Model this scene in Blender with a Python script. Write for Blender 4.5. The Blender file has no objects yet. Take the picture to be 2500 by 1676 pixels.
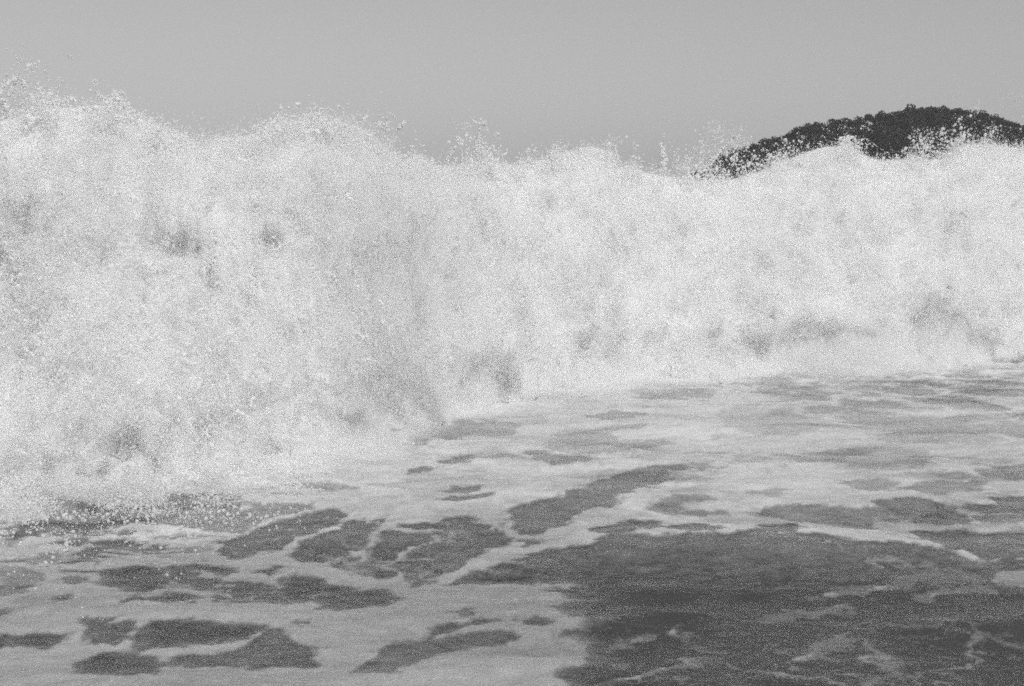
import bpy, math, random
import numpy as np
from mathutils import Vector, Matrix

random.seed(7)
rng = np.random.default_rng(11)
sc = bpy.context.scene
col = sc.collection
R = math.radians

# ------------------------------------------------------------------ camera, sky, sun, exposure
CAM_H = 1.8
FPX = 3472.0                      # focal length in pixels of the 2500 px wide photograph
PITCH = math.atan(278.0 / FPX)
cam_d = bpy.data.cameras.new('camera')
cam_d.sensor_width = 36.0
cam_d.lens = 36.0 * FPX / 2500.0
cam_d.clip_start = 0.1
cam_d.clip_end = 20000.0
cam = bpy.data.objects.new('camera', cam_d)
col.objects.link(cam)
cam.location = (0, 0, CAM_H)
cam.rotation_euler = (math.pi / 2 - PITCH, 0, 0)
sc.camera = cam

SUN_EL, SUN_AZ = R(46), R(158)    # azimuth clockwise from +Y: behind the camera, to the right
world = bpy.data.worlds.new('World')
sc.world = world
world.use_nodes = True
wn = world.node_tree
wn.nodes.clear()
sky = wn.nodes.new('ShaderNodeTexSky')
sky.sky_type = 'NISHITA'
sky.sun_disc = False
sky.sun_elevation = SUN_EL
sky.sun_rotation = SUN_AZ
sky.air_density = 1.6
sky.dust_density = 1.4
sky.ozone_density = 1.0
sky_bw = wn.nodes.new('ShaderNodeRGBToBW')          # black-and-white photograph
bg = wn.nodes.new('ShaderNodeBackground')
bg.inputs['Strength'].default_value = 0.083
wout = wn.nodes.new('ShaderNodeOutputWorld')
wn.links.new(sky.outputs[0], sky_bw.inputs[0])
wn.links.new(sky_bw.outputs[0], bg.inputs['Color'])
wn.links.new(bg.outputs[0], wout.inputs[0])

sun_d = bpy.data.lights.new('sun', 'SUN')
sun_d.energy = 2.08
sun_d.angle = R(25)
sun_d.color = (1, 1, 1)
sun = bpy.data.objects.new('sun', sun_d)
col.objects.link(sun)
sv = Vector((math.sin(SUN_AZ) * math.cos(SUN_EL), math.cos(SUN_AZ) * math.cos(SUN_EL), math.sin(SUN_EL)))
sun.rotation_euler = sv.to_track_quat('Z', 'Y').to_euler()

sc.view_settings.view_transform = 'Standard'
sc.view_settings.look = 'None'
sc.view_settings.exposure = 0.0
sc.view_settings.gamma = 1.0
sc.view_settings.use_curve_mapping = False
sc.render.engine = 'CYCLES'
sc.cycles.use_denoising = False           # the photograph is grainy film
sc.cycles.use_adaptive_sampling = True    # stop early: keep some of that grain
sc.cycles.adaptive_threshold = 1.0
sc.cycles.adaptive_min_samples = 16
sc.cycles.pixel_filter_type = 'BLACKMAN_HARRIS'
sc.cycles.filter_width = 1.7
sc.cycles.max_bounces = 10
sc.cycles.diffuse_bounces = 7
sc.cycles.glossy_bounces = 3
sc.cycles.transparent_max_bounces = 8
sc.cycles.volume_bounces = 8

# ------------------------------------------------------------------ helpers
CP, SP = math.cos(PITCH), math.sin(PITCH)

def ray(px, py):
    """direction of photograph pixel (arrays ok), scaled so that the forward (Y) part is 1"""
    u = (np.asarray(px, float) - 1250.0) / FPX
    v = (838.0 - np.asarray(py, float)) / FPX
    dy = CP + v * SP
    dz = -SP + v * CP
    return u / dy, dz / dy            # X per metre of Y, Z per metre of Y

def on_plane(px, py, z=0.0):
    a, b = ray(px, py)
    Y = (z - CAM_H) / b
    return a * Y, Y

def at(px, py, Y):
    a, b = ray(px, py)
    return np.stack([a * Y, np.broadcast_to(Y, np.shape(a)) * 1.0, CAM_H + b * Y], -1)

def hash3(ix, iy, iz, seed):
    h = (ix.astype(np.uint32) * np.uint32(374761393) + iy.astype(np.uint32) * np.uint32(668265263)
         + iz.astype(np.uint32) * np.uint32(2147483647) + np.uint32(seed * 974711 & 0xffffffff))
    h = (h ^ (h >> np.uint32(13))) * np.uint32(1274126177)
    h = (h ^ (h >> np.uint32(15))) * np.uint32(2246822519)
    return (h ^ (h >> np.uint32(16))).astype(np.float32) * np.float32(2.0 / 4294967295.0) - np.float32(1)

def vnoise(p, scale=1.0, seed=0):
    """smooth value noise in -1..1, p is n x 3 (metres), scale = cells per metre (number or triple)"""
    q = (p * np.asarray(scale, np.float32)).astype(np.float32)
    i = np.floor(q)
    f = q - i
    i = i.astype(np.int64)
    w = f * f * f * (f * (f * 6 - 15) + 10)
    r = 0
    for dx in (0, 1):
        wx = w[:, 0] if dx else 1 - w[:, 0]
        for dy in (0, 1):
            wy = w[:, 1] if dy else 1 - w[:, 1]
            for dz in (0, 1):
                wz = w[:, 2] if dz else 1 - w[:, 2]
                r = r + wx * wy * wz * hash3(i[:, 0] + dx, i[:, 1] + dy, i[:, 2] + dz, seed)
    return r

def fbm(p, scale=1.0, octaves=4, seed=0, gain=0.5):
    r, a, s = 0, 1.0, np.asarray(scale, np.float32)
    for k in range(octaves):
        r = r + a * vnoise(p + 17.3 * k, s, seed + k)
        a *= gain
        s = s * 2.03
    return r

def billow(p, scale=1.0, octaves=4, seed=0, gain=0.5):
    r, a, s = 0, 1.0, np.asarray(scale, np.float32)
    for k in range(octaves):
        r = r + a * (1 - 2 * np.abs(vnoise(p + 9.1 * k, s, seed + k)))
        a *= gain
        s = s * 2.03
    return r

def cell_edge(P2, size, seed):
    """distance (in cells) from the nearest cell border of a jittered cell pattern, P2 n x 2"""
    q = P2 / size
    i = np.floor(q).astype(np.int64)
    f1 = np.full(len(q), 9.0); f2 = np.full(len(q), 9.0)
    zero = np.zeros(len(q), np.int64)
    for dx in (-1, 0, 1):
        for dy in (-1, 0, 1):
            cx, cy_ = i[:, 0] + dx, i[:, 1] + dy
            jx = hash3(cx, cy_, zero, seed) * 0.45 + 0.5
            jy = hash3(cx, cy_, zero, seed + 1) * 0.45 + 0.5
            d = np.hypot(cx + jx - q[:, 0], cy_ + jy - q[:, 1])
            f2 = np.where(d < f1, f1, np.minimum(f2, d))
            f1 = np.minimum(f1, d)
    return f2 - f1

def sstep(a, b, x):
    t = np.clip((x - a) / (b - a), 0, 1)
    return t * t * (3 - 2 * t)

def grid_mesh(name, P, keep=None, smooth=True):
    """P: rows x cols x 3 -> mesh; keep: optional bool mask of faces"""
    nr, nc = P.shape[:2]
    idx = np.arange(nr * nc).reshape(nr, nc)
    q = np.stack([idx[:-1, :-1], idx[:-1, 1:], idx[1:, 1:], idx[1:, :-1]], -1).reshape(-1, 4)
    V = P.reshape(-1, 3)
    used = None
    if keep is not None:
        q = q[keep.reshape(-1)]
        used = np.unique(q)
        remap = np.full(nr * nc, -1)
        remap[used] = np.arange(len(used))
        q = remap[q]
        V = V[used]
    me = raw_mesh(name, V, q, smooth)
    return me, used

def raw_mesh(name, V, F, smooth=True):
    me = bpy.data.meshes.new(name)
    k = F.shape[1] if len(F) else 4
    me.vertices.add(len(V))
    me.vertices.foreach_set('co', np.asarray(V, np.float32).reshape(-1))
    if len(F):
        me.loops.add(len(F) * k)
        me.loops.foreach_set('vertex_index', np.asarray(F, np.int32).reshape(-1))
        me.polygons.add(len(F))
        me.polygons.foreach_set('loop_start', np.arange(0, len(F) * k, k, dtype=np.int32))
        me.polygons.foreach_set('use_smooth', np.full(len(F), smooth))
    me.update(calc_edges=True)
    return me

def attr(me, name, values):
    a = me.attributes.new(name, 'FLOAT', 'POINT')
    a.data.foreach_set('value', np.asarray(values, np.float32))

def link(name, me, mat=None, parent=None):
    o = bpy.data.objects.new(name, me)
    col.objects.link(o)
    if mat is not None and me is not None and not me.materials:
        me.materials.append(mat)
    o.parent = parent
    return o

def tag(o, label=None, cat=None, group=None, kind=None):
    if label: o['label'] = label
    if cat: o['category'] = cat
    if group: o['group'] = group
    if kind: o['kind'] = kind
    return o

def icosphere(sub):
    import bmesh
    bm = bmesh.new()
    bmesh.ops.create_icosphere(bm, subdivisions=sub, radius=1.0)
    V = np.array([v.co[:] for v in bm.verts])
    F = np.array([[v.index for v in f.verts] for f in bm.faces])
    bm.free()
    return V, F
ICO1, ICO2 = icosphere(1), icosphere(2)

# ------------------------------------------------------------------ materials
def mat_new(name):
    m = bpy.data.materials.new(name)
    m.use_nodes = True
    nt = m.node_tree
    nt.nodes.clear()
    out = nt.nodes.new('ShaderNodeOutputMaterial')
    return m, nt, out

def N(nt, kind, **kw):
    n = nt.nodes.new(kind)
    for k, v in kw.items():
        if k in n.inputs: n.inputs[k].default_value = v
        else: setattr(n, k, v)
    return n

def grey(v):
    return (v, v, v, 1)

def principled(nt, base, rough, ior=1.33, spec=0.5):
    p = N(nt, 'ShaderNodeBsdfPrincipled')
    p.inputs['Base Color'].default_value = grey(base)
    p.inputs['Roughness'].default_value = rough
    p.inputs['IOR'].default_value = ior
    p.inputs['Specular IOR Level'].default_value = spec
    return p

def noise_node(nt, vec, scale, detail=4, rough=0.55):
    n = N(nt, 'ShaderNodeTexNoise')
    n.inputs['Scale'].default_value = scale
    n.inputs['Detail'].default_value = detail
    n.inputs['Roughness'].default_value = rough
    nt.links.new(vec, n.inputs['Vector'])
    return n

# sea water: dark, glossy, rippled
def make_water():
    m, nt, out = mat_new('sea_water')
    co = N(nt, 'ShaderNodeNewGeometry').outputs['Position']
    mp = N(nt, 'ShaderNodeMapping')
    mp.inputs['Scale'].default_value = (1.0, 1.7, 1.0)
    nt.links.new(co, mp.inputs['Vector'])
    n1 = noise_node(nt, mp.outputs[0], 5.0, 5, 0.6)
    n2 = noise_node(nt, mp.outputs[0], 26.0, 4, 0.6)
    b1 = N(nt, 'ShaderNodeBump'); b1.inputs['Distance'].default_value = 0.05; b1.inputs['Strength'].default_value = 0.7
    b2 = N(nt, 'ShaderNodeBump'); b2.inputs['Distance'].default_value = 0.010; b2.inputs['Strength'].default_value = 0.8
    nt.links.new(n1.outputs['Fac'], b1.inputs['Height'])
    nt.links.new(n2.outputs['Fac'], b2.inputs['Height'])
    nt.links.new(b1.outputs[0], b2.inputs['Normal'])
    p = principled(nt, 0.06, 0.16)
    nt.links.new(b2.outputs[0], p.inputs['Normal'])
    nt.links.new(p.outputs[0], out.inputs['Surface'])
    return m
M_WATER = make_water()

# floating foam: white bubbles, thin where the 'cover' attribute is low
def make_foam():
    m, nt, out = mat_new('floating_foam')
    co = N(nt, 'ShaderNodeNewGeometry').outputs['Position']
    mp = N(nt, 'ShaderNodeMapping')
    mp.inputs['Scale'].default_value = (1.0, 1.5, 1.0)
    nt.links.new(co, mp.inputs['Vector'])
    n1 = noise_node(nt, mp.outputs[0], 9.0, 6, 0.65)
    n2 = noise_node(nt, mp.outputs[0], 70.0, 3, 0.6)
    at_ = N(nt, 'ShaderNodeAttribute', attribute_name='cover')
    a1 = N(nt, 'ShaderNodeMath', operation='MULTIPLY_ADD'); a1.inputs[1].default_value = 0.42; a1.inputs[2].default_value = -0.21
    nt.links.new(n1.outputs['Fac'], a1.inputs[0])
    a2 = N(nt, 'ShaderNodeMath', operation='MULTIPLY_ADD'); a2.inputs[1].default_value = 0.3; a2.inputs[2].default_value = -0.15
    nt.links.new(n2.outputs['Fac'], a2.inputs[0])
    s1 = N(nt, 'ShaderNodeMath', operation='ADD'); nt.links.new(a1.outputs[0], s1.inputs[0]); nt.links.new(a2.outputs[0], s1.inputs[1])
    s2 = N(nt, 'ShaderNodeMath', operation='ADD', use_clamp=True); nt.links.new(s1.outputs[0], s2.inputs[0]); nt.links.new(at_.outputs['Fac'], s2.inputs[1])
    d = N(nt, 'ShaderNodeBsdfDiffuse'); d.inputs['Color'].default_value = grey(0.82)
    bp = N(nt, 'ShaderNodeBump'); bp.inputs['Distance'].default_value = 0.012; bp.inputs['Strength'].default_value = 0.8
    nt.links.new(n2.outputs['Fac'], bp.inputs['Height'])
    nt.links.new(bp.outputs[0], d.inputs['Normal'])
    tr = N(nt, 'ShaderNodeBsdfTransparent')
    mx = N(nt, 'ShaderNodeMixShader')
    nt.links.new(s2.outputs[0], mx.inputs[0])
    nt.links.new(tr.outputs[0], mx.inputs[1])
    nt.links.new(d.outputs[0], mx.inputs[2])
    nt.links.new(mx.outputs[0], out.inputs['Surface'])
    return m
M_FOAM = make_foam()

# aerated white water of the wave; 'bare' lets green (here grey) water show between the foam and paints one shaded zone
def make_whitewater():
    m, nt, out = mat_new('white_water')
    co = N(nt, 'ShaderNodeNewGeometry').outputs['Position']
    n1 = noise_node(nt, co, 6.0, 6, 0.65)
    n2 = noise_node(nt, co, 38.0, 4, 0.65)
    at_ = N(nt, 'ShaderNodeAttribute', attribute_name='bare_shade')
    d = N(nt, 'ShaderNodeBsdfDiffuse'); d.inputs['Color'].default_value = grey(0.80)
    bp = N(nt, 'ShaderNodeBump'); bp.inputs['Distance'].default_value = 0.03; bp.inputs['Strength'].default_value = 0.7
    nt.links.new(n2.outputs['Fac'], bp.inputs['Height'])
    nt.links.new(bp.outputs[0], d.inputs['Normal'])
    p = principled(nt, 0.06, 0.25)
    nt.links.new(bp.outputs[0], p.inputs['Normal'])
    # bare + noise threshold
    a = N(nt, 'ShaderNodeMath', operation='ADD'); nt.links.new(n1.outputs['Fac'], a.inputs[0]); nt.links.new(at_.outputs['Fac'], a.inputs[1])
    b = N(nt, 'ShaderNodeMath', operation='MULTIPLY_ADD'); nt.links.new(n2.outputs['Fac'], b.inputs[0]); b.inputs[1].default_value = 0.7; nt.links.new(a.outputs[0], b.inputs[2])
    mr = N(nt, 'ShaderNodeMapRange'); mr.inputs['From Min'].default_value = 1.15; mr.inputs['From Max'].default_value = 1.75
    nt.links.new(b.outputs[0], mr.inputs['Value'])
    mx = N(nt, 'ShaderNodeMixShader')
    nt.links.new(mr.outputs[0], mx.inputs[0])
    nt.links.new(d.outputs[0], mx.inputs[1])
    nt.links.new(p.outputs[0], mx.inputs[2])
    nt.links.new(mx.outputs[0], out.inputs['Surface'])
    return m
M_WHITE = make_whitewater()

def make_droplet():
    m, nt, out = mat_new('spray_droplet')
    d = N(nt, 'ShaderNodeBsdfDiffuse'); d.inputs['Color'].default_value = grey(0.98)
    t = N(nt, 'ShaderNodeBsdfTranslucent'); t.inputs['Color'].default_value = grey(0.98)
    mx = N(nt, 'ShaderNodeMixShader'); mx.inputs[0].default_value = 0.5
    nt.links.new(d.outputs[0], mx.inputs[1]); nt.links.new(t.outputs[0], mx.inputs[2])
    nt.links.new(mx.outputs[0], out.inputs['Surface'])
    return m
M_DROP = make_droplet()

def make_flat(name, lo, hi, scale, rough=0.9):
    m, nt, out = mat_new(name)
    co = N(nt, 'ShaderNodeNewGeometry').outputs['Position']
    n1 = noise_node(nt, co, scale, 4, 0.6)
    mr = N(nt, 'ShaderNodeMapRange'); mr.inputs['To Min'].default_value = lo; mr.inputs['To Max'].default_value = hi
    nt.links.new(n1.outputs['Fac'], mr.inputs['Value'])
    p = principled(nt, hi, rough, 1.4, 0.2)
    nt.links.new(mr.outputs[0], p.inputs['Base Color'])
    nt.links.new(p.outputs[0], out.inputs['Surface'])
    return m
M_LEAF = make_flat('tree_leaf', 0.022, 0.045, 1.5)
M_BARK = make_flat('tree_bark', 0.05, 0.09, 4.0)
M_HILL = make_flat('headland_scrub', 0.025, 0.06, 0.6)

# ------------------------------------------------------------------ sea surface
WAVE_BASE = np.array([(-900, 1230), (0, 1195), (150, 1190), (300, 1180), (450, 1165), (600, 1140), (800, 1105), (930, 1060), (1030, 1000),
                      (1150, 965), (1300, 945), (1500, 925), (1700, 915), (1900, 900), (2100, 895), (2300, 890), (2500, 878), (3400, 850)], float)
CREST = np.array([(-900, 300), (0, 300), (60, 285), (100, 272), (170, 268), (240, 262), (290, 262), (320, 288), (400, 318), (450, 335),
                  (495, 358), (520, 342), (560, 337), (600, 345), (650, 312), (720, 298), (830, 292), (890, 318), (940, 365), (980, 398), (1005, 382), (1030, 380), (1050, 408),
                  (1130, 408), (1200, 392), (1260, 402), (1330, 385), (1400, 368), (1440, 358), (1490, 368), (1510, 408), (1600, 430),
                  (1700, 438), (1790, 438), (1850, 420), (1900, 400), (1960, 378), (2000, 360), (2070, 352), (2110, 378), (2150, 390),
                  (2300, 385), (2340, 358), (2400, 352), (2500, 360), (3400, 385)], float)

def wave_base_y(px):
    """distance of the wave's foot along the view column px (smoothed)"""
    y = np.interp(px, WAVE_BASE[:, 0], WAVE_BASE[:, 1])
    return on_plane(px, y)[1]

def sea_height(X, Y):
    """gentle chop in front of the wave, long swell further out"""
    p = np.stack([X.ravel(), Y.ravel(), np.zeros(X.size)], -1).astype(np.float32)
    h = 0.055 * fbm(p, (0.42, 0.95, 1), 2, 3) + 0.020 * fbm(p, (1.5, 3.2, 1), 3, 9)
    # a low swell running diagonally across the near right
    ph = (p[:, 1] - 6.35 - 0.16 * (p[:, 0] - 2.0) + 0.12 * vnoise(p, (0.8, 0.8, 1), 5)) / 0.30
    h += 0.07 * np.exp(-ph * ph) * sstep(0.4, 1.8, p[:, 0])
    ph = (p[:, 1] - 8.0 + 0.05 * (p[:, 0] - 2.0) + 0.15 * vnoise(p, (0.5, 0.5, 1), 6)) / 0.5
    h += 0.07 * np.exp(-ph * ph) * sstep(-0.6, 1.0, p[:, 0])
    fade = 1 - sstep(22, 60, p[:, 1])
    return (h * fade).reshape(X.shape)

def sea_grid(nrow, ncol, y0, y1, power=1.0, wide=0.62):
    t = np.linspace(0, 1, nrow)
    Y = y0 * (y1 / y0) ** t
    c = np.linspace(-1, 1, ncol)
    Yg = np.repeat(Y[:, None], ncol, 1)
    Xg = c[None, :] * wide * Yg
    return Xg, Yg

Xg, Yg = sea_grid(420, 420, 3.6, 60.0, wide=0.75)
Zg = sea_height(Xg, Yg)
# out to the horizon
t = np.linspace(0, 1, 40)[1:]
Yf = 60.0 * (9000.0 / 60.0) ** t
Xf = np.linspace(-1, 1, 420)[None, :] * 0.75 * Yf[:, None] * (1 + 2 * t[:, None])
Pf = np.stack([Xf, np.repeat(Yf[:, None], 420, 1), np.zeros_like(Xf)], -1)
P = np.concatenate([np.stack([Xg, Yg, Zg], -1), Pf], 0)
me, _ = grid_mesh('sea', P)
sea = link('sea', me, M_WATER)
tag(sea, kind='structure')

# ------------------------------------------------------------------ floating foam: a sheet with holes of open water
def za(pts):   # digitised on the enlargement of the photograph's lower left
    return [(x / 1.7992, 900 + y / 1.7992) for x, y in pts]
def zb(pts):   # lower right
    return [(1200 + x / 1.7992, 900 + y / 1.7992) for x, y in pts]
HOLES = [  # (outline, openness 0..1)
 (za([(1080,650),(1100,620),(1170,605),(1340,605),(1375,620),(1300,640),(1180,665),(1090,700),(1050,735),(900,722),(760,700),(620,690),(450,715),(300,735),(180,680),(110,600),(270,520),(450,530),(560,545),(760,560),(900,570),(1010,585)]),0.8),
 (za([(930,800),(960,775),(1040,765),(1090,735),(1180,690),(1330,655),(1480,630),(1530,650),(1500,690),(1400,720),(1300,755),(1240,790),(1230,815),(1130,818),(1050,840),(980,845),(940,830)]),1),
 (za([(1265,830),(1290,805),(1400,760),(1500,720),(1570,680),(1690,670),(1660,720),(1600,780),(1530,830),(1440,860),(1300,855)]),1),
 (za([(1610,865),(1650,800),(1690,740),(1740,720),(1900,730),(1950,710),(2100,690),(2190,720),(2260,765),(2240,785),(2130,800),(2050,850),(1960,900),(1880,930),(1750,895),(1700,870)]),1),
 (za([(1780,695),(1860,688),(1870,705),(1790,708)]),1),
 (za([(1890,690),(1950,665),(2030,650),(2060,660),(2080,690),(2000,705),(1920,705)]),1),
 (za([(1475,865),(1530,850),(1640,880),(1705,900),(1700,920),(1600,915),(1500,890)]),1),
 (za([(440,940),(480,890),(620,880),(690,900),(730,940),(700,970),(580,990),(530,980),(560,960),(460,960)]),1),
 (za([(690,890),(740,870),(800,895),(870,910),(850,930),(1000,935),(1150,945),(1200,960),(1230,965),(1250,930),(1290,910),(1400,930),(1440,945),(1550,970),(1540,985),(1680,980),(1700,1005),(1770,1010),(1700,1040),(1560,1065),(1440,1060),(1400,1035),(1200,1040),(1050,1035),(950,1025),(970,990),(870,985),(870,965),(760,955),(700,920)]),1),
 (za([(790,875),(850,865),(1000,880),(1050,900),(1000,912),(900,900)]),1),
 (za([(1100,905),(1180,880),(1215,890),(1190,910)]),1),
 (za([(620,1025),(720,995),(830,988),(870,1000),(900,1035),(850,1045),(700,1035)]),1),
 (za([(540,1020),(590,1005),(600,1020),(560,1030)]),1),
 (za([(580,1190),(600,1150),(660,1120),(790,1108),(930,1115),(1050,1135),(1160,1145),(1170,1160),(1120,1195),(1080,1215),(950,1225),(750,1240),(640,1245),(590,1220)]),1),
 (za([(1100,1200),(1180,1160),(1240,1165),(1300,1210),(1390,1240),(1410,1265),(1370,1320),(700,1320),(850,1275),(1000,1265),(1050,1240)]),0.8),
 (za([(400,1135),(560,1130),(575,1150),(540,1180),(535,1225),(430,1225),(400,1190)]),0.8),
 (za([(-400,1220),(0,1195),(60,1180),(180,1175),(260,1180),(265,1215),(200,1250),(150,1245),(100,1220),(0,1240),(-400,1290)]),0.9),
 (za([(350,1310),(480,1258),(600,1270),(680,1275),(720,1290),(700,1345),(350,1350)]),1),
 (za([(1560,1345),(1680,1240),(1750,1215),(1840,1210),(2000,1180),(2120,1162),(2230,1170),(2270,1190),(2200,1210),(2050,1230),(1900,1260),(1800,1300),(1740,1350)]),0.7),
 (za([(1870,1185),(1920,1150),(2010,1135),(2140,1105),(2200,1108),(2080,1130),(1990,1160),(1880,1190)]),0.9),
 (zb([(160,1110),(200,1090),(250,1110),(220,1130),(170,1125)]),1),
 (za([(1740,920),(1760,890),(1800,900),(1850,905),(1930,880),(1930,900),(1840,950),(1790,970)]),0.8),
 (za([(1800,300),(1830,270),(1860,290),(1900,275),(2000,235),(2080,245),(2100,290),(2000,320),(1900,310),(1860,350),(1800,345)]),0.9),
 (za([(2080,265),(2150,230),(2250,245),(2310,255),(2240,290),(2160,305),(2090,295)]),0.7),
 (za([(1770,455),(1850,445),(1920,438),(1900,455),(1790,468)]),1),
 (za([(1960,420),(2000,395),(2070,385),(2060,405),(2000,425)]),1),
 (za([(2140,392),(2220,380),(2290,400),(2240,400)]),0.8),
 (za([(1930,545),(2000,525),(2100,525),(2130,535),(2050,550)]),0.9),
 (za([(1870,585),(1960,568),(2150,557),(2140,570),(1980,584)]),0.9),
 (za([(270,780),(320,755),(370,775),(350,790)]),0.9), (za([(520,772),(570,758),(580,775)]),0.9),
 (za([(370,825),(420,800),(455,815),(400,835)]),0.9), (za([(0,865),(100,848),(90,868)]),0.8),
 (za([(100,860),(200,825),(270,840),(230,870),(130,885)]),0.6), (za([(280,930),(340,912),(400,925),(330,945)]),0.7),
 (za([(270,1010),(320,1000),(330,1020),(280,1028)]),0.7), (za([(0,880),(120,890),(180,940),(100,990),(0,960)]),0.5),
 (za([(1000,385),(1100,350),(1250,370),(1300,400),(1180,425),(1050,420)]),0.35),
 (za([(1250,525),(1400,515),(1560,530),(1420,548)]),0.6),
 (za([(0,760),(60,745),(120,770),(80,790),(0,790)]),0.5),
 (za([(390,1115),(460,1112),(455,1128),(395,1127)]),0.7), (za([(0,1085),(40,1078),(50,1090),(0,1095)]),0.6),
 (za([(2000,1075),(2060,1065),(2050,1085)]),0.6),(za([(1340,1130),(1370,1110),(1360,1140)]),0.6),
 (zb([(60,660),(90,630),(200,590),(320,570),(330,540),(450,510),(560,470),(700,435),(800,430),(830,440),(760,480),(700,530),(560,560),(540,600),(440,620),(380,650),(300,710),(200,740),(150,745),(110,710)]),0.95),
 (zb([(150,770),(200,763),(218,780),(160,784)]),0.9),
 (zb([(240,340),(280,300),(400,285),(520,295),(620,330),(600,360),(450,380),(300,370),(240,360)]),0.6),
 (zb([(170,375),(230,370),(330,390),(400,400),(330,425),(260,430),(200,415)]),0.9),
 (zb([(600,360),(680,325),(740,320),(780,340),(700,355)]),0.7),
 (zb([(420,215),(520,190),(600,195),(690,212),(600,228),(480,228)]),0.8),
 (zb([(300,150),(420,140),(480,170),(400,190),(330,180)]),0.4),
 (zb([(830,440),(880,418),(950,420),(1000,450),(900,447)]),0.7),
 (zb([(0,880),(100,850),(330,790),(480,770),(540,740),(560,745),(740,745),(800,730),(1000,725),(1200,730),(1400,735),(1500,745),(1620,770),(1780,770),(1900,790),(2000,820),(2080,850),(2170,880),(2250,850),(2700,840),(2700,895),(2230,900),(2200,930),(2260,970),(2700,990),(2700,1500),(250,1500),(360,1390),(330,1340),(440,1280),(420,1225),(370,1195),(270,1188),(380,1150),(430,1115),(360,1090),(300,1052),(350,1030),(250,985),(350,962),(260,940),(180,950),(50,955),(-80,950),(-190,960)]),1),
 (zb([(2170,880),(2250,850),(2700,840),(2700,990),(2260,970),(2200,930)]),0.4),
 (zb([(460,722),(530,700),(620,675),(740,685),(760,700),(620,712),(520,724)]),1),
 (zb([(790,712),(860,690),(950,695),(975,712),(880,724)]),1),
 (zb([(1080,717),(1180,705),(1280,695),(1360,710),(1250,724),(1120,724)]),1),
 (zb([(690,620),(760,590),(830,565),(920,565),(990,580),(900,590),(800,605),(850,640),(990,640),(1000,650),(900,655),(720,640)]),0.6),
 (zb([(1130,650),(1250,620),(1350,605),(1500,610),(1640,620),(1690,690),(1640,715),(1560,700),(1400,685),(1250,665)]),0.75),
 (zb([(1640,620),(1720,615),(1760,640),(1800,680),(1720,675),(1670,650)]),0.8),
 (zb([(1720,595),(1800,575),(1880,575),(1960,595),(2030,630),(2110,690),(1950,690),(1850,680),(1790,640)]),0.95),
 (zb([(2060,625),(2100,600),(2160,605),(2200,580),(2700,550),(2700,640),(2250,640),(2160,640)]),0.9),
 (zb([(2110,660),(2200,650),(2700,655),(2700,680),(2180,685)]),0.8),
 (zb([(1800,740),(1880,725),(2050,720),(2180,735),(2700,730),(2700,830),(2180,845),(2080,820),(1980,790),(1880,760)]),1),
 (zb([(1530,510),(1620,490),(1740,495),(1820,510),(1740,540),(1640,540)]),0.6),
 (zb([(1820,530),(1900,510),(2150,505),(2170,520),(2100,550),(1980,560),(1900,548)]),0.7),
 (zb([(1430,390),(1560,360),(1750,350),(1900,370),(1950,400),(1900,440),(1750,450),(1560,450)]),0.4),
 (zb([(1000,220),(1050,180),(1150,170),(1230,200),(1400,220),(1430,280),(1300,300),(1120,290),(1040,250)]),0.4),
 (zb([(1680,300),(1800,280),(2000,280),(2200,300),(2250,320),(2000,340),(1750,330)]),0.4),
 (zb([(1180,112),(1260,76),(1340,83),(1430,108),(1520,120),(1440,128),(1300,103),(1220,114)]),0.7),
 (zb([(1440,48),(1600,62),(1720,72),(1740,102),(1640,98)]),0.6),
 (zb([(1860,75),(2000,68),(2080,88),(2200,58),(2260,48),(2210,102),(2110,112),(2240,127),(2000,93)]),0.7),
 (zb([(1140,558),(1250,538),(1310,543),(1240,568)]),0.5),
 (zb([(2250,440),(2400,420),(2400,500),(2290,500)]),0.5),
]
ISLANDS = [
 zb([(1290,1295),(1380,1250),(1470,1200),(1500,1180),(1555,1175),(1560,1205),(1500,1240),(1400,1280),(1320,1320)]),
 zb([(1200,1112),(1300,1085),(1460,1070),(1500,1045),(1580,1035),(1560,1060),(1500,1082),(1400,1088),(1250,1118)]),
 zb([(1400,1022),(1450,990),(1600,978),(1780,958),(1830,928),(1900,898),(1960,883),(2000,898),(2200,938),(2150,948),(1990,927),(1900,932),(1800,977),(1640,1002),(1450,1012)]),
 zb([(1860,1022),(1950,988),(2010,983),(1920,1034)]),
 zb([(1980,1002),(2060,983),(2140,968),(2190,983),(2280,1014),(2130,992),(2060,1003)]),
 zb([(560,1232),(640,1190),(800,1153),(830,1158),(855,1192),(820,1188),(760,1178),(620,1228)]),
 zb([(2050,850),(2110,848),(2172,875),(2110,882)]), zb([(2180,272),(2260,285),(2339,316),(2420,345),(2420,364),(2300,338),(2230,302)]),
 za([(1100,705),(1180,680),(1300,645),(1305,652),(1190,692),(1110,718)]), za([(1890,850),(1960,800),(1980,810),(1940,870),(1960,895),(1930,900)]),
 za([(860,985),(930,965),(960,985),(900,1000)]), za([(1200,985),(1300,975),(1290,985),(1210,995)]),
]

def to_world(poly):
    a = np.array(poly, float)
    X, Y = on_plane(a[:, 0], a[:, 1])
    return np.stack([X, Y], -1)

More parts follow.
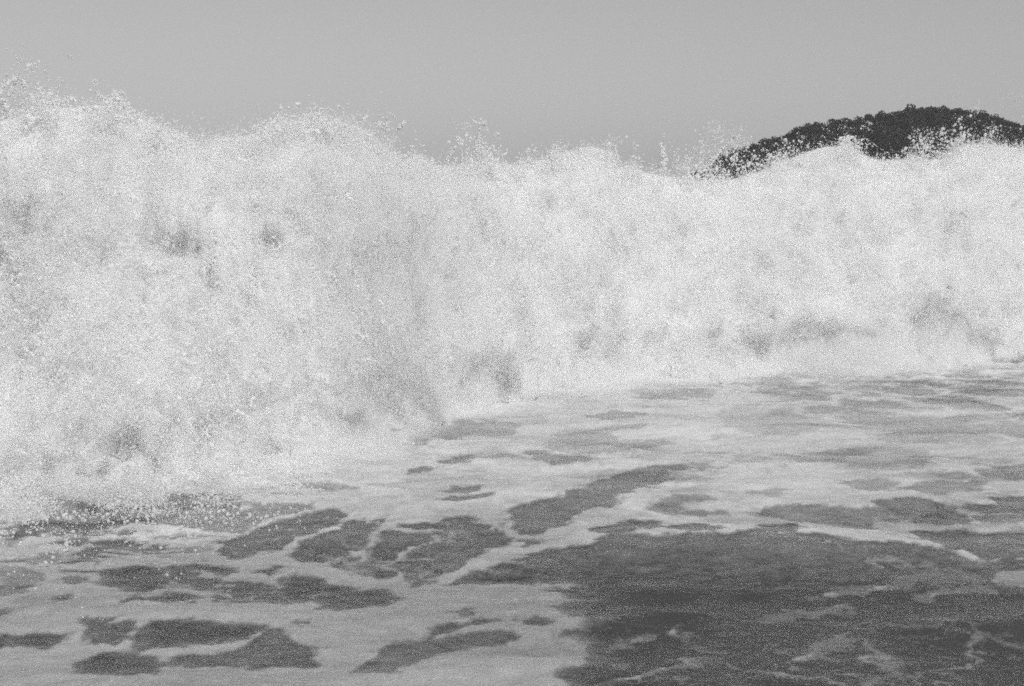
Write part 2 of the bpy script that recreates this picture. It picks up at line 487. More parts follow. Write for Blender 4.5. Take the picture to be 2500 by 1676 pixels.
def poly_sdf(P, poly):
    """signed distance (negative inside) of points P (n x 2) to a closed polygon"""
    d = np.full(len(P), 1e9)
    s = np.ones(len(P))
    n = len(poly)
    for i in range(n):
        a, b = poly[i], poly[i - 1]
        e, w = b - a, P - a
        k = np.clip((w @ e) / max(e @ e, 1e-12), 0, 1)
        q = w - k[:, None] * e
        d = np.minimum(d, (q * q).sum(1))
        c1 = P[:, 1] >= a[1]; c2 = P[:, 1] < b[1]; c3 = e[0] * w[:, 1] > e[1] * w[:, 0]
        flip = (c1 & c2 & c3) | (~c1 & ~c2 & ~c3)
        s[flip] *= -1
    return s * np.sqrt(d)

def foam_field(X, Y, Z):
    """foam thickness 0..1 on the sea surface"""
    k = CAM_H / (CAM_H - Z)
    Px = np.stack([(X * k).ravel(), (Y * k).ravel()], -1)
    p3 = np.stack([X.ravel(), Y.ravel(), np.zeros(X.size)], -1).astype(np.float32)
    warp = np.stack([fbm(p3, 2.2, 4, 21, 0.6), fbm(p3, 2.2, 4, 31, 0.6)], -1)
    amp = 0.035 * (Px[:, 1:2] / 8.0)
    Pw = Px + warp * amp
    fine = fbm(p3, (6.0, 5.0, 1), 4, 41, 0.6)
    dist = Px[:, 1]
    edge_n = fbm(p3, (15.0, 11.0, 1), 3, 43, 0.65)
    wq = Px + warp * 0.16 + 0.05 * np.stack([fine, edge_n], -1)
    e1 = cell_edge(wq, 0.62, 71)
    e2 = cell_edge(wq + 3.3, 0.27, 77)
    patch = sstep(-0.30, 0.45, fbm(p3, (0.8, 0.9, 1), 3, 75))
    wob = 0.5 + 0.5 * np.clip(fine, -1, 1)
    lace_all = (0.62 + 0.45 * (1 - sstep(-0.2, 0.5, Px[:, 0]))) * (np.clip(1 - e1 / 0.13, 0, 1) ** 1.5 * (0.18 + 0.45 * wob) + np.clip(1 - e2 / 0.13, 0, 1) ** 2 * 0.30 * wob) * (0.08 + 0.92 * patch)
    c1 = cell_edge(Px * (1.0, 0.8) + warp * 0.22 + 0.06 * np.stack([fine, edge_n], -1) + 7.7, 0.85, 79)
    pxs = 1250 + FPX * Px[:, 0] / Px[:, 1] * 1.0
    gap = np.clip(wave_base_y(pxs) - dist, 0, None)
    thick = 0.50 + 0.34 * sstep(6.6, 9.0, dist) + 0.30 * np.exp(-gap / 1.1) + 0.10 * fbm(p3, (0.7, 1.3, 1), 3, 51)
    # streaky thin foam on the far right
    streak = fbm(p3, (1.1, 1.7, 1), 5, 61, 0.65)
    thick -= 0.34 * sstep(-0.1, 0.8, streak) * (0.35 + 0.65 * sstep(-0.3, 1.5, Px[:, 0])) * sstep(7.6, 9.0, dist) * sstep(0.1, 1.2, gap)
    # an open net: thick foam on the cell borders, thin film between
    net = sstep(0.10, 0.42, c1 + 0.10 * fine) * sstep(-0.45, 0.25, fbm(p3, (0.5, 0.6, 1), 3, 89)) * sstep(6.9, 7.8, dist) * sstep(0.3, 1.6, gap)
    thick = thick * (1 - (0.18 + 0.27 * sstep(0.6, 2.2, Px[:, 0] * 8.0 / dist)) * net)
    # torn, mottled foam at the near left where the backwash is still boiling
    torn = sstep(0.15, 0.75, fbm(p3, (2.6, 5.5, 1), 5, 87, 0.65)) * (1 - sstep(-2.2, -1.3, Px[:, 0] * 8.0 / dist)) * sstep(6.4, 7.2, dist)
    thick = thick * (1 - 0.75 * torn)
    out = thick.copy()
    for poly, opn in HOLES:
        W = to_world(poly)
        lo, hi = W.min(0) - 0.4, W.max(0) + 0.4
        m = ((Pw >= lo) & (Pw <= hi)).all(1)
        if not m.any(): continue
        sd = poly_sdf(Pw[m], W) + (0.022 * fine[m] + 0.026 * edge_n[m]) * dist[m] / 8.0 - 0.028 * dist[m] / 8.0
        soft = 0.010 + 0.003 * dist[m]
        if len(poly) > 45:      # the big open area frays gradually on its near left side
            soft = soft + 0.04 * (1 - sstep(0.3, 0.9, Px[m, 0])) * (1 - sstep(6.8, 7.6, dist[m]))
            sd = sd + (0.20 * fine[m] + 0.14 * edge_n[m]) * (1 - sstep(0.3, 0.9, Px[m, 0]))
        opn_d = opn * (1 - 0.22 * sstep(6.4, 8.2, dist[m]) - 0.34 * sstep(8.0, 13.0, dist[m]))
        inside = 1 - sstep(-soft, soft, sd)
        # thin lace drifting inside the holes
        lace = lace_all[m] * sstep(0.5, 1.0, opn)
        left = np.maximum(thick[m] * (1 - opn_d), lace)
        film = 0.22 * np.exp(np.minimum(sd, 0) / 0.07) * opn
        rim = 0.16 * np.exp(-(np.maximum(sd, 0) / 0.05) ** 2) * sstep(-0.6, 0.6, edge_n[m])
        out[m] = np.minimum(out[m], (thick[m] + rim) * (1 - inside) + np.maximum(left, film) * inside)
    for poly in ISLANDS:
        W = to_world(poly)
        lo, hi = W.min(0) - 0.3, W.max(0) + 0.3
        m = ((Pw >= lo) & (Pw <= hi)).all(1)
        if not m.any(): continue
        sd = poly_sdf(Pw[m], W) - 0.010 + 0.05 * fine[m] + 0.045 * edge_n[m]
        soft = 0.03
        out[m] = np.maximum(out[m], (0.16 + 0.46 * sstep(-0.3, 0.9, fine[m] + 0.6 * edge_n[m])) * (1 - sstep(-soft, soft, sd)))
    return np.clip(out, 0, 1).reshape(X.shape)

Xg, Yg = sea_grid(560, 900, 4.3, 26.0, wide=0.46)
Zg = sea_height(Xg, Yg)
cover = foam_field(Xg, Yg, Zg)
p3 = np.stack([Xg.ravel(), Yg.ravel(), np.zeros(Xg.size)], -1).astype(np.float32)
lump = (0.5 + 0.5 * fbm(p3, (7, 10, 1), 3, 81)).reshape(Xg.shape)
gapg = np.clip(wave_base_y(1250 + FPX * Xg / Yg) - Yg, 0, None)
churn = (np.abs(fbm(p3, (1.6, 1.6, 1), 4, 83, 0.6))).reshape(Xg.shape) * np.exp(-gapg / 0.8)
Zs = Zg + 0.006 + cover * (0.004 + 0.014 * lump + 0.16 * churn)
keep = np.maximum.reduce([cover[:-1, :-1], cover[1:, :-1], cover[:-1, 1:], cover[1:, 1:]]) > 0.03
me, used = grid_mesh('sea_foam', np.stack([Xg, Yg, Zs], -1), keep)
attr(me, 'cover', cover.ravel()[used])
foam = link('sea_foam', me, M_FOAM)
tag(foam, 'lacy white foam floating on the dark water before the wave', 'foam', kind='stuff')

# ------------------------------------------------------------------ the breaking wave
wave = link('breaking_wave', None)
wave.location = (0, 0, 0)
tag(wave, 'tall white breaking wave of churning foam and spray', 'wave')

NC, NR, NB = 1150, 300, 60
px = np.linspace(-500, 3000, NC)
Yb = wave_base_y(px)
ker = np.hanning(181); ker /= ker.sum()
Yb = np.convolve(np.pad(Yb, 90, mode='edge'), ker, 'valid')
cy = np.interp(px, CREST[:, 0], CREST[:, 1]) + 5
DEPTH = 1.9
Yc = Yb + DEPTH
a_c, b_c = ray(px, cy)
Zc = CAM_H + b_c * Yc
tt = np.linspace(0, 1, NR)
prof = 0.25 * tt + 0.75 * tt ** 1.8            # steep low down, leaning back at the top
foot = np.stack([a_c * Yb, Yb, np.zeros_like(Yb)], -1).astype(np.float32)
toe = (0.75 + 0.45 * fbm(foot, 0.9, 3, 95) + 0.25 * fbm(foot, 3.5, 3, 97)) 
Yw = Yb[None, :] + DEPTH * prof[:, None] - np.clip(toe, 0.05, None)[None, :] * (np.clip(1 - tt / 0.25, 0, 1) ** 2)[:, None]
Zw = Zc[None, :] * (tt[:, None] ** 1.12) - 0.04 * (1 - tt[:, None]) - 0.28 * (np.clip(1 - tt / 0.06, 0, 1) ** 2)[:, None]
Xw = a_c[None, :] * Yw
tb = np.linspace(0, 1, NB + 1)[1:]
Ybk = Yc[None, :] + 3.2 * tb[:, None]
Zbk = Zc[None, :] * (1 - sstep(0, 1, tb))[:, None] + (-0.2) * tb[:, None] - 0.0
Xbk = a_c[None, :] * Ybk
X = np.concatenate([Xw, Xbk]); Yv = np.concatenate([Yw, Ybk]); Z = np.concatenate([Zw, Zbk])
W0 = np.stack([X, Yv, Z], -1)

def normals(G):
    du = np.gradient(G, axis=1); dv = np.gradient(G, axis=0)
    n = np.cross(du, dv)
    return n / np.maximum(np.linalg.norm(n, axis=-1, keepdims=True), 1e-9)

nrm = normals(W0)
p = W0.reshape(-1, 3).astype(np.float32)
w1 = np.stack([fbm(p, 0.9, 3, 101), fbm(p, 0.9, 3, 111), fbm(p, 0.9, 3, 121)], -1) * 0.35
q = p + w1
disp = (0.10 * billow(q, (0.8, 0.8, 0.25), 2, 131) + 0.040 * billow(q, (2.6, 2.6, 1.3), 3, 141, 0.55)
        + 0.020 * fbm(q, (9.0, 9.0, 5.0), 3, 151, 0.65))
row_t = np.concatenate([tt, np.ones(NB)])
edge = np.concatenate([0.2 + 0.8 * (1 - sstep(0.80, 1.0, tt)), np.full(NB, 0.2)])
disp = disp.reshape(X.shape) * edge[:, None]
W1 = W0 + nrm * disp[..., None]
nrm1 = normals(W1)

# dark water between the wave's foam, plus one shade painted on its mid face, (px, py, rx, ry, strength)
BARE_SHADE = [(478,610,34,40,.50),(495,655,26,40,.50),(525,704,40,30,.52),(436,592,12,30,.40),(560,712,20,16,.4),(1425,870,75,65,.42),(880,950,150,90,.36),(620,1110,120,50,.35),
        (2465,888,70,16,.9),(80,860,45,35,.45),(70,800,40,25,.4),(190,770,30,25,.4),(160,720,30,30,.25),(300,700,35,30,.25),(760,850,240,180,.20),  # wide weak spot at the end: shade painted on the turned face
        (1610,700,60,60,.28),(2180,560,120,60,.10),(1010,1000,80,40,.15),(340,1150,260,50,.42),(50,670,30,20,.3),(380,800,40,40,.2),(560,830,60,40,.2)]
aX = W1[..., 0] / W1[..., 1]; bZ = (W1[..., 2] - CAM_H) / W1[..., 1]
den = CP - bZ * SP
PXw = 1250 + FPX * aX / den
PYw = 838 - FPX * (bZ * CP + SP) / den
bare_shade = np.zeros(X.shape)
for bx, by, rx, ry, st in BARE_SHADE:
    bare_shade = np.maximum(bare_shade, 1.03 * st * np.exp(-(((PXw - bx) / rx) ** 2 + ((PYw - by) / ry) ** 2)))
me, _ = grid_mesh('white_water', W1)
attr(me, 'bare_shade', bare_shade.ravel())
link('white_water', me, M_WHITE, wave)

# fine mist hanging in front of the white water
def make_mist():
    m, nt, out = mat_new('spray_mist')
    v = N(nt, 'ShaderNodeVolumeScatter')
    v.inputs['Color'].default_value = grey(0.995)
    v.inputs['Density'].default_value = MIST_DENSITY
    v.inputs['Anisotropy'].default_value = 0.0
    nt.links.new(v.outputs[0], out.inputs['Volume'])
    return m
MIST_DENSITY = 3.8
Gm = W1[::2, ::2]
pm = Gm.reshape(-1, 3).astype(np.float32)
om = 0.09 + 0.12 * 0.6 * sstep(-0.7, 1.2, fbm(pm, (1.6, 1.6, 0.7), 4, 171, 0.6)) + 0.045 * fbm(pm, (5, 5, 2.2), 4, 181, 0.7)
om = np.clip(om, 0.005, None).reshape(Gm.shape[:2])
om *= np.concatenate([1 - 0.75 * sstep(0.80, 1.0, tt), np.full(NB, 0.25)])[::2, None]
om += (0.20 * np.concatenate([np.exp(-((tt - 0.12) / 0.13) ** 2), np.zeros(NB)])[::2, None]) * sstep(-0.2, 1.0, fbm(pm, (1.2, 1.2, 1.2), 5, 191, 0.7)).reshape(om.shape)
me, _ = grid_mesh('mist', Gm + nrm1[::2, ::2] * om[..., None])
mist = link('mist', me, make_mist(), wave)
mist['kind'] = 'stuff'
# thin mist drifting forward over the foam at the wave's foot
nv = 40
vv = np.linspace(-0.12, 1, nv)
pxm = px[::2]
ahead = (2.7 + 0.9 * fbm(foot[::2], 0.6, 3, 195)) * (0.45 + 0.55 * sstep(500, 1000, px[::2]))
Ym = Yb[::2][None, :] + 0.5 - np.maximum(ahead, 0.8)[None, :] * vv[::-1][:, None]
Xm = a_c[::2][None, :] * Ym
pq = np.stack([Xm.ravel(), Ym.ravel(), np.zeros(Xm.size)], -1).astype(np.float32)
hm = np.clip(vv, 0, 1)[:, None] ** 0.9 * (0.50 + 0.45 * fbm(pq, (0.9, 0.9, 1), 4, 197, 0.6).reshape(Xm.shape))
Zm = np.where(vv[:, None] <= 0, -0.2, np.maximum(hm, 0.0) - 0.02)
mf, nt_, out_ = mat_new('foot_mist')
vs = N(nt_, 'ShaderNodeVolumeScatter'); vs.inputs['Color'].default_value = grey(0.995); vs.inputs['Density'].default_value = 2.0
nt_.links.new(vs.outputs[0], out_.inputs['Volume'])
me, _ = grid_mesh('foot_mist', np.stack([Xm, Ym, Zm], -1))
fm = link('foot_mist', me, mf, wave)
fm['kind'] = 'stuff'

# ------------------------------------------------------------------ spray: many small drops as points
def points_object(name, P, rad, parent, mat):
    me = raw_mesh(name, P, np.zeros((0, 4), int))
    attr(me, 'drop_radius', rad)
    o = link(name, me, None, parent)
    me.materials.append(mat)
    ng = bpy.data.node_groups.new(name + '_drops', 'GeometryNodeTree')
    ng.interface.new_socket('Geometry', in_out='INPUT', socket_type='NodeSocketGeometry')
    ng.interface.new_socket('Geometry', in_out='OUTPUT', socket_type='NodeSocketGeometry')
    gi, go = ng.nodes.new('NodeGroupInput'), ng.nodes.new('NodeGroupOutput')
    mp = ng.nodes.new('GeometryNodeMeshToPoints')
    na = ng.nodes.new('GeometryNodeInputNamedAttribute'); na.data_type = 'FLOAT'; na.inputs['Name'].default_value = 'drop_radius'
    sm = ng.nodes.new('GeometryNodeSetMaterial'); sm.inputs['Material'].default_value = mat
    ng.links.new(gi.outputs[0], mp.inputs['Mesh'])
    ng.links.new(na.outputs[0], mp.inputs['Radius'])
    ng.links.new(mp.outputs[0], sm.inputs['Geometry'])
    ng.links.new(sm.outputs[0], go.inputs[0])
    md = o.modifiers.new('drops', 'NODES'); md.node_group = ng
    o['kind'] = 'stuff'
    return o

def sample_grid(G, r, c):
    r0 = np.floor(r).astype(int); c0 = np.floor(c).astype(int)
    fr, fc = (r - r0)[..., None], (c - c0)[..., None]
    r1, c1 = np.minimum(r0 + 1, G.shape[0] - 1), np.minimum(c0 + 1, G.shape[1] - 1)
    return (G[r0, c0] * (1 - fr) + G[r1, c0] * fr) * (1 - fc) + (G[r0, c1] * (1 - fr) + G[r1, c1] * fr) * fc

# froth clinging to the face
n = 900000
c = rng.uniform(0, NC - 1.001, n); r = rng.uniform(0, NR - 1.001, n)
Pt = sample_grid(W1, r, c); Nt = sample_grid(nrm1, r, c)
br = sample_grid(bare_shade[..., None], r, c)[:, 0]
pp = Pt.astype(np.float32)
dens = fbm(pp, (2.2, 2.2, 1.6), 4, 201, 0.62)
off = rng.exponential(1.0, n) * (0.04 + 0.06 * sstep(-0.2, 0.9, dens))
ok = (rng.uniform(0, 1, n) < 0.35 + 0.65 * sstep(-0.6, 0.6, dens)) & (rng.uniform(0, 1, n) > br * 0.9)
Pt, Nt, off = Pt[ok], Nt[ok], off[ok]
jit = rng.normal(0, 0.012, Pt.shape)
Pf = Pt + Nt * off[:, None] + jit
rad = np.clip(rng.lognormal(math.log(0.0032), 0.45, len(Pf)), 0.0015, 0.012)
points_object('face_froth', Pf, rad, wave, M_DROP)

# torn strands and threads of water flung off the face: short curved chains of drops
ns, nd = 9000, 14
c0 = rng.uniform(0, NC - 1.001, ns); r0 = rng.uniform(0, NR - 1.001, ns)
P0 = sample_grid(W1, r0, c0); N0 = sample_grid(nrm1, r0, c0)
keep_s = rng.uniform(0, 1, ns) < sstep(-0.5, 0.5, fbm(P0.astype(np.float32), (1.3, 1.3, 0.9), 3, 261))
P0, N0 = P0[keep_s], N0[keep_s]
ns = len(P0)
L = rng.lognormal(math.log(0.10), 0.5, ns)
an = rng.normal(0.2, 0.9, ns) + math.pi / 2
dirv = np.stack([np.cos(an), 0.2 * rng.normal(0, 1, ns), np.sin(an)], -1)
bend = rng.normal(0, 0.9, (ns, 3)) * (1, 0.4, 1)
k_ = np.linspace(-0.5, 0.5, nd)[None, :, None]
Ps = (P0 + N0 * rng.uniform(0.08, 0.30, ns)[:, None])[:, None, :] + (dirv[:, None, :] * k_ + bend[:, None, :] * (k_ ** 2)) * L[:, None, None]
Ps = Ps.reshape(-1, 3) + rng.normal(0, 0.004, (ns * nd, 3))
rs = (rng.lognormal(math.log(0.0042), 0.4, ns)[:, None] * (1 - 1.5 * np.abs(k_[..., 0]) * rng.uniform(0.3, 1, (ns, 1)))).ravel() * rng.lognormal(0, 0.3, ns * nd)
points_object('water_strands', Ps, np.clip(rs, 0.001, 0.014), wave, M_DROP)

# spray thrown up along the crest: plumes of changing height
SPRAY_H = np.array([(-500, 60), (0, 110), (60, 95), (150, 45), (260, 40), (330, 22), (480, 15), (600, 18), (680, 40), (800, 35), (880, 55), (940, 60),
                    (1000, 45), (1080, 60), (1170, 75), (1230, 35), (1330, 25), (1430, 35), (1500, 50), (1600, 75), (1700, 90), (1780, 85), (1850, 50),
                    (2000, 40), (2100, 45), (2250, 45), (2350, 50), (2450, 85), (2500, 90), (3000, 70)], float)
n = 430000
xp = rng.uniform(-450, 2950, n)
cyp = np.interp(xp, px, cy)
sh = np.interp(xp, SPRAY_H[:, 0], SPRAY_H[:, 1])
up = np.minimum(rng.exponential(1.0, n) ** 1.2, 2.6 + 0.6 * rng.uniform(0, 1, n)) * sh * 0.6
Yp = np.interp(xp, px, Yc) + rng.normal(0, 0.28, n)
py_ = cyp + rng.uniform(0, 40, n) - up
Pc = at(xp, py_, Yp)
pp = Pc.astype(np.float32)
clump = fbm(pp, (5.5, 5.5, 4.0), 3, 221, 0.6) + 0.5 * vnoise(pp, (2.0, 2.0, 1.0), 231)
rel = up / np.maximum(sh, 1)
pr = sstep(-0.25 + 0.5 * np.clip(rel, 0, 1.6), 0.7 + 0.4 * np.clip(rel, 0, 1.6), clump)
pr = np.clip(pr * (1 + 1.2 * np.exp(-((xp - 1750) / 110) ** 2)), 0, 1)
ok = rng.uniform(0, 1, n) < pr
Pc, rel = Pc[ok], rel[ok]
rad = np.clip(rng.lognormal(math.log(0.0026), 0.6, len(Pc)), 0.0010, 0.012)
big = rng.uniform(0, 1, len(Pc)) < 0.05 + 0.16 * np.clip(rel, 0, 1)
rad[big] = np.clip(rng.lognormal(math.log(0.0085), 0.45, big.sum()), 0.004, 0.024)
points_object('crest_spray', Pc, rad, wave, M_DROP)

# drops falling in front of the wave's foot
n = 560000
xp = rng.uniform(-400, 2900, n)
yb_ = np.interp(xp, px, 838 - FPX * ((-CAM_H / Yb) * CP + SP) / (CP + CAM_H / Yb * SP))
lf = 1 - sstep(500, 1200, xp)
py_ = yb_ + 20 + 25 * lf - np.abs(rng.normal(0, 1, n)) * (45 + 45 * lf) + rng.exponential(1.0, n) * (10 + 26 * lf)
Xq, Yq = on_plane(xp, py_ + rng.uniform(0.1, 1, n) * (15 + 60 * lf))
Yq = np.minimum(Yq, np.interp(xp, px, Yb) - 0.02)
ok = rng.uniform(0, 1, n) < 0.35 + 0.65 * lf
xp, py_, Yq = xp[ok], py_[ok], Yq[ok]
n = len(xp)
Pc = at(xp, py_, Yq)
pp = Pc.astype(np.float32)
clump = fbm(pp, (6, 6, 5), 3, 241, 0.6)
ok = (rng.uniform(0, 1, n) < sstep(-0.2, 0.9, clump)) & (Pc[:, 2] > 0.03)
Pc = Pc[ok]
rad = np.clip(rng.lognormal(math.log(0.0021), 0.65, len(Pc)), 0.0009, 0.011)
points_object('foot_spray', Pc, rad, wave, M_DROP)

# ------------------------------------------------------------------ single splashes thrown clear of the crest
def clot(pts, seed):
    g_ = np.random.default_rng(seed)
    V, F = [], []
    off_ = 0
    base = np.array(pts, float)
    # thicken the line: in-between blobs and ragged satellites
    seq = []
    for a, b in zip(base[:-1], base[1:]):
        L = max(1, int(np.hypot(*(b - a)[:2]) / (0.8 * min(a[2], b[2]))))
        for k in range(L):
            seq.append(a + (b - a) * k / L)
    seq.append(base[-1])
    dots = []
    for x_, y_, r_ in seq:
        dots.append((x_, y_, r_ * 0.5))
        for k in range(9):
            an, ds = g_.uniform(0, 6.28), g_.uniform(0.3, 1.0) * r_
            dots.append((x_ + ds * math.cos(an), y_ + ds * math.sin(an), r_ * g_.uniform(0.16, 0.45)))
    seq = dots
    Y0 = float(np.interp(base[:, 0].mean(), px, Yc))
    for x_, y_, r_ in seq:
        rr = 1.3 * r_ * Y0 / FPX
        ctr = at(x_, y_, Y0 + g_.normal(0, 0.5) * rr)
        v = ICO1[0] * rr * g_.uniform(0.85, 1.15, 3)
        v = v * (1 + 0.35 * fbm((v / rr + 10 * g_.uniform(0, 1, 3)).astype(np.float32), 1.6, 3, seed)[:, None])
        V.append(v + ctr); F.append(ICO1[1] + off_); off_ += len(v)
    V = np.concatenate(V); F = np.concatenate(F)
    org = V.mean(0)
    return raw_mesh('water_splash', V - org, F, True), org

CLOTS = [
 ([(238,225,5),(245,240,7),(255,250,8),(268,248,10),(279,242,13)], 'bent ribbon of water with a round end above the left crest'),
 ([(297,256,7),(297,264,8)], 'round water clot sitting on the drop of the left crest'),
 ([(226,200,3),(233,196,3),(239,203,3),(233,210,3),(226,206,3)], 'small ring of water hanging above the left crest'),
 ([(102,260,7),(125,254,8),(145,252,8),(160,246,8),(173,240,7),(184,247,5)], 'long arched splash lying along the left crest'),
 ([(34,186,3),(46,190,3),(54,198,4),(60,207,8)], 'water clot with a thin curved tail near the left edge'),
 ([(8,214,8),(14,218,6)], 'blunt water clot at the left edge, above the others'),
 ([(77,232,5),(80,240,4),(92,236,4)], 'three-lobed water clot right of the tailed one'),
 ([(2,250,8),(14,256,10),(20,262,6)], 'wide water clot low against the left edge'),
 ([(167,136,4),(171,140,5)], 'highest single drop in the open sky'),
 ([(968,319,2.5),(978,309,6),(987,301,5),(993,297,2)], 'leaf-shaped sheet of water flying beside the second hump'),
 ([(942,300,2.5),(945,286,2.5),(952,278,2.5),(962,284,2.5),(967,291,2)], 'thin hooked thread of water on the second hump'),
 ([(928,304,7),(938,310,8),(945,318,6)], 'knotted water clot at the end of the second hump'),
 ([(1182,300,6),(1172,312,3.5),(1168,325,3.5),(1167,345,6),(1165,365,7),(1168,385,6),(1165,405,7)], 'tallest upright jet of water, knobbed at its tip'),
 ([(1116,340,6),(1128,346,5),(1118,352,4)], 'double water clot left of the tallest jet'),
 ([(1088,396,4),(1098,382,4),(1108,366,4),(1113,358,3)], 'slanting jet of water left of the tallest jet'),
 ([(1127,400,4),(1128,385,3),(1127,370,3)], 'short upright jet between the slanting and the tallest jet'),
 ([(1612,352,3),(1617,362,5),(1620,376,9),(1622,394,9),(1618,412,10)], 'squat upright jet right of the middle crest'),
 ([(1722,412,7),(1738,388,7),(1755,372,6),(1772,358,5),(1786,345,3.5),(1796,333,2.5)], 'long slanting jet just left of the dark headland'),
 ([(2062,372,13),(2066,352,12),(2070,338,11)], 'pointed horn of foam before the dark headland'),
 ([(2330,352,8),(2345,340,8),(2352,332,6)], 'low horn of foam before the right end of the headland'),
]
for k, (pts, lab) in enumerate(CLOTS):
    me, org = clot(pts, 500 + k)
    o = link('water_splash', me, M_DROP)
    o.location = org
    tag(o, lab, 'splash', 'splashes thrown clear of the crest')

# ------------------------------------------------------------------ wooded headland far behind
RIDGE = np.array([(1450, 470), (1600, 425), (1700, 398), (1790, 372), (1850, 355), (1900, 335), (1960, 315), (2000, 303), (2060, 292), (2120, 284), (2180, 278),
                  (2230, 266), (2280, 264), (2340, 270), (2400, 278), (2440, 288), (2468, 300), (2488, 328), (2515, 372), (2600, 430), (2700, 470), (2800, 480)], float)
HY = 125.0
hx = np.linspace(1430, 2820, 90)
ridge_z = at(hx, np.interp(hx, RIDGE[:, 0], RIDGE[:, 1]) + 48, HY)[:, 2]
ridge_x = at(hx, np.full(90, 400.0), HY)[:, 0]
sl = np.linspace(-1, 1, 41)
Hz = np.maximum(ridge_z[None, :], 0) * (1 - np.abs(sl[:, None]) ** 1.7) - 0.5 * np.abs(sl[:, None])
Hy = HY + sl[:, None] * 22 + 0 * ridge_x[None, :]
Hx = np.repeat(ridge_x[None, :], 41, 0)
pp = np.stack([Hx.ravel(), Hy.ravel(), Hz.ravel()], -1).astype(np.float32)
Hz = Hz + 0.5 * fbm(pp, 0.25, 3, 301).reshape(Hz.shape) * (Hz > 0.3)
me, _ = grid_mesh('headland', np.stack([Hx, Hy, Hz], -1))
tag(link('headland', me, M_HILL), kind='structure')

def make_crown(seed, n=800):
    g = np.random.default_rng(seed)
    lobes = [(g.normal(0, 0.55, 3) * (1, 1, 0.55), g.uniform(0.55, 0.9)) for _ in range(9)]
    V, F = [], []
    for k in range(n):
        c_, r_ = lobes[g.integers(len(lobes))]
        d = g.normal(0, 1, 3); d /= np.linalg.norm(d)
        ctr = c_ + d * r_ * g.uniform(0.55, 1.0) * (1, 1, 0.8)
        a = g.normal(0, 1, 3); a /= np.linalg.norm(a)
        b = np.cross(a, g.normal(0, 1, 3)); b /= np.linalg.norm(b)
        s = g.uniform(0.09, 0.2)
        i = len(V)
        V += [ctr + a * s, ctr + b * s * 0.7, ctr - a * s, ctr - b * s * 0.7]
        F.append([i, i + 1, i + 2, i + 3])
    return raw_mesh('crown', np.array(V), np.array(F), False)

def make_trunk(seed):
    g = np.random.default_rng(seed)
    V, F = [], []
    def limb(p0, p1, r0, r1):
        p0, p1 = np.array(p0, float), np.array(p1, float)
        ax = (p1 - p0) / np.linalg.norm(p1 - p0)
        u = np.cross(ax, (0.3, 1, 0.1)); u /= np.linalg.norm(u); v = np.cross(ax, u)
        i = len(V)
        for c_, r_ in ((p0, r0), (p1, r1)):
            for k in range(6):
                an = k * math.pi / 3
                V.append(c_ + r_ * (u * math.cos(an) + v * math.sin(an)))
        for k in range(6):
            F.append([i + k, i + (k + 1) % 6, i + 6 + (k + 1) % 6, i + 6 + k])
    limb((0, 0, -1.6), (0, 0, -0.4), 0.16, 0.11)
    for k in range(4):
        an = k * 1.6 + g.uniform(0, 1)
        limb((0, 0, -0.45), (0.6 * math.cos(an), 0.6 * math.sin(an), 0.25), 0.08, 0.03)
    return raw_mesh('trunk', np.array(V), np.array(F), True)
crowns = [make_crown(s) for s in range(5)]
trunks = [make_trunk(s) for s in range(3)]
for m_ in crowns: m_.materials.append(M_LEAF)
for m_ in trunks: m_.materials.append(M_BARK)

def hill_z(x, y):
    rz = np.interp(x, ridge_x, ridge_z)
    s_ = (y - HY) / 22.0
    return max(rz, 0) * (1 - abs(s_) ** 1.7)

ONES = 'zeroth first second third fourth fifth sixth seventh eighth ninth tenth eleventh twelfth thirteenth fourteenth fifteenth sixteenth seventeenth eighteenth nineteenth'.split()
TENS = {2: ('twentieth', 'twenty'), 3: ('thirtieth', 'thirty'), 4: ('fortieth', 'forty'), 5: ('fiftieth', 'fifty'), 6: ('sixtieth', 'sixty'), 7: ('seventieth', 'seventy')}
def ordinal(k):
    if k < 20: return ONES[k]
    return TENS[k // 10][0] if k % 10 == 0 else TENS[k // 10][1] + '-' + ONES[k % 10]
TREES = []
# along the skyline
xr = 1765.0
g = random.Random(5)
while xr < 2560:
    w = g.uniform(20, 34)
    y_top = float(np.interp(xr, RIDGE[:, 0], RIDGE[:, 1])) - 3 + g.uniform(-6, 4)
    TREES.append((xr, HY + g.uniform(-1.2, 1.2), y_top, w / FPX * HY * 0.55))
    xr += w * g.uniform(0.45, 0.75)
n_sky = len(TREES)
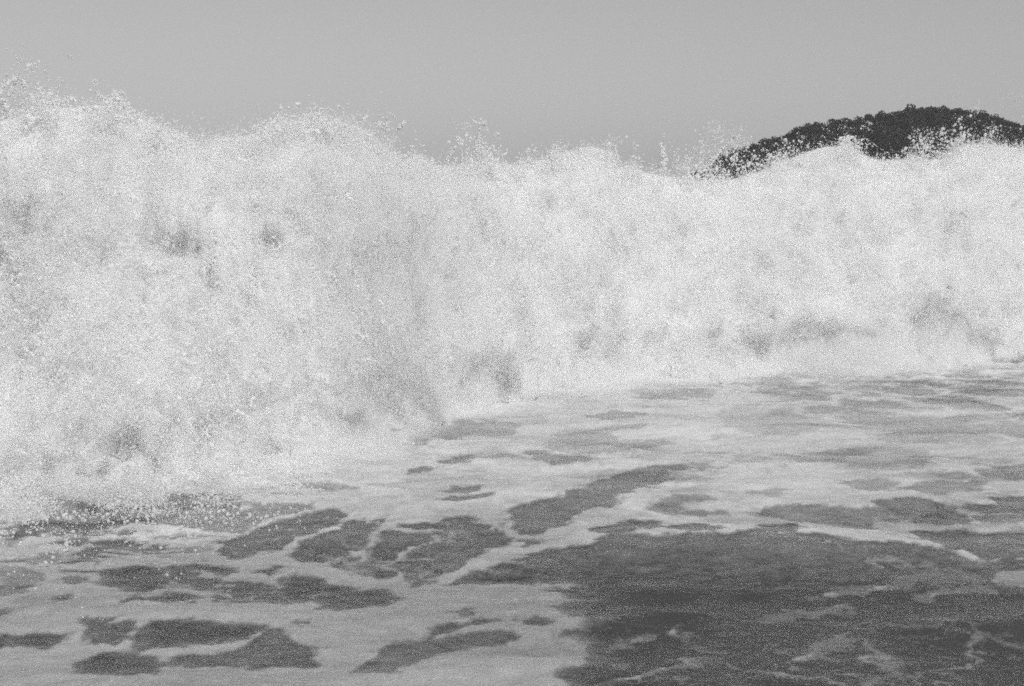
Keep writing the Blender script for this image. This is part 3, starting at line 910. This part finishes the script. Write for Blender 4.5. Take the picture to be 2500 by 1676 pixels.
# on the slope facing the sea
for k in range(170):
    xr = g.uniform(1680, 2560)
    y_ = HY - g.uniform(2.5, 13)
    x_ = float(at(xr, 400.0, y_)[0])
    z_ = hill_z(x_, y_)
    rad_ = g.uniform(0.58, 0.9)
    b_ = (z_ + rad_ * 1.9 - CAM_H) / y_
    if 838 - FPX * (b_ * CP + SP) / (CP - b_ * SP) > np.interp(xr, CREST[:, 0], CREST[:, 1]) - 4: continue
    TREES.append((xr, y_, None, rad_))
for k, (xr, y_, y_top, rad_) in enumerate(TREES):
    x_ = float(at(xr, 400.0, y_)[0])
    if y_top is not None:
        zt = float(at(xr, y_top, y_)[2]); zc = zt - rad_ * 1.0
    else:
        zc = hill_z(x_, y_) + rad_ * 0.9
    t_ = link('tree', None)
    t_.location = (x_, y_, zc - rad_ * 1.55)
    if k < n_sky:
        tag(t_, 'dark skyline tree of the far headland, %s from its left end' % ordinal(k + 1), 'tree', 'trees on the headland skyline')
    else:
        tag(t_, 'dark tree on the slope of the far headland', 'tree', 'trees on the headland slope')
    t_.rotation_euler = (0, 0, g.uniform(0, 6.28))
    cr = link('crown', crowns[k % 5], None, t_)
    cr.location = (0, 0, rad_ * 1.55); cr.scale = (rad_, rad_, rad_ * g.uniform(0.85, 1.2))
    tk = link('trunk', trunks[k % 3], None, t_)
    tk.location = (0, 0, rad_ * 1.55); tk.scale = (rad_, rad_, rad_)

# ------------------------------------------------------------------ added haze volume, for grain and a soft veil
def box_mesh(name, lo, hi):
    V = np.array([(x, y, z) for z in (lo[2], hi[2]) for y in (lo[1], hi[1]) for x in (lo[0], hi[0])], float)
    F = np.array([(0, 2, 3, 1), (4, 5, 7, 6), (0, 1, 5, 4), (1, 3, 7, 5), (3, 2, 6, 7), (2, 0, 4, 6)])
    return raw_mesh(name, V, F, False)
m, nt, out = mat_new('grain_haze')
pv = N(nt, 'ShaderNodeVolumePrincipled')
pv.inputs['Color'].default_value = grey(0.95)
pv.inputs['Density'].default_value = 0.0010
nt.links.new(pv.outputs[0], out.inputs['Volume'])
hz = link('haze', box_mesh('haze', (-21000, -30, -1.0), (21000, 9100, 24.0)), m)
tag(hz, 'thin added haze over the sea, giving grain and a veil', 'haze', kind='stuff')
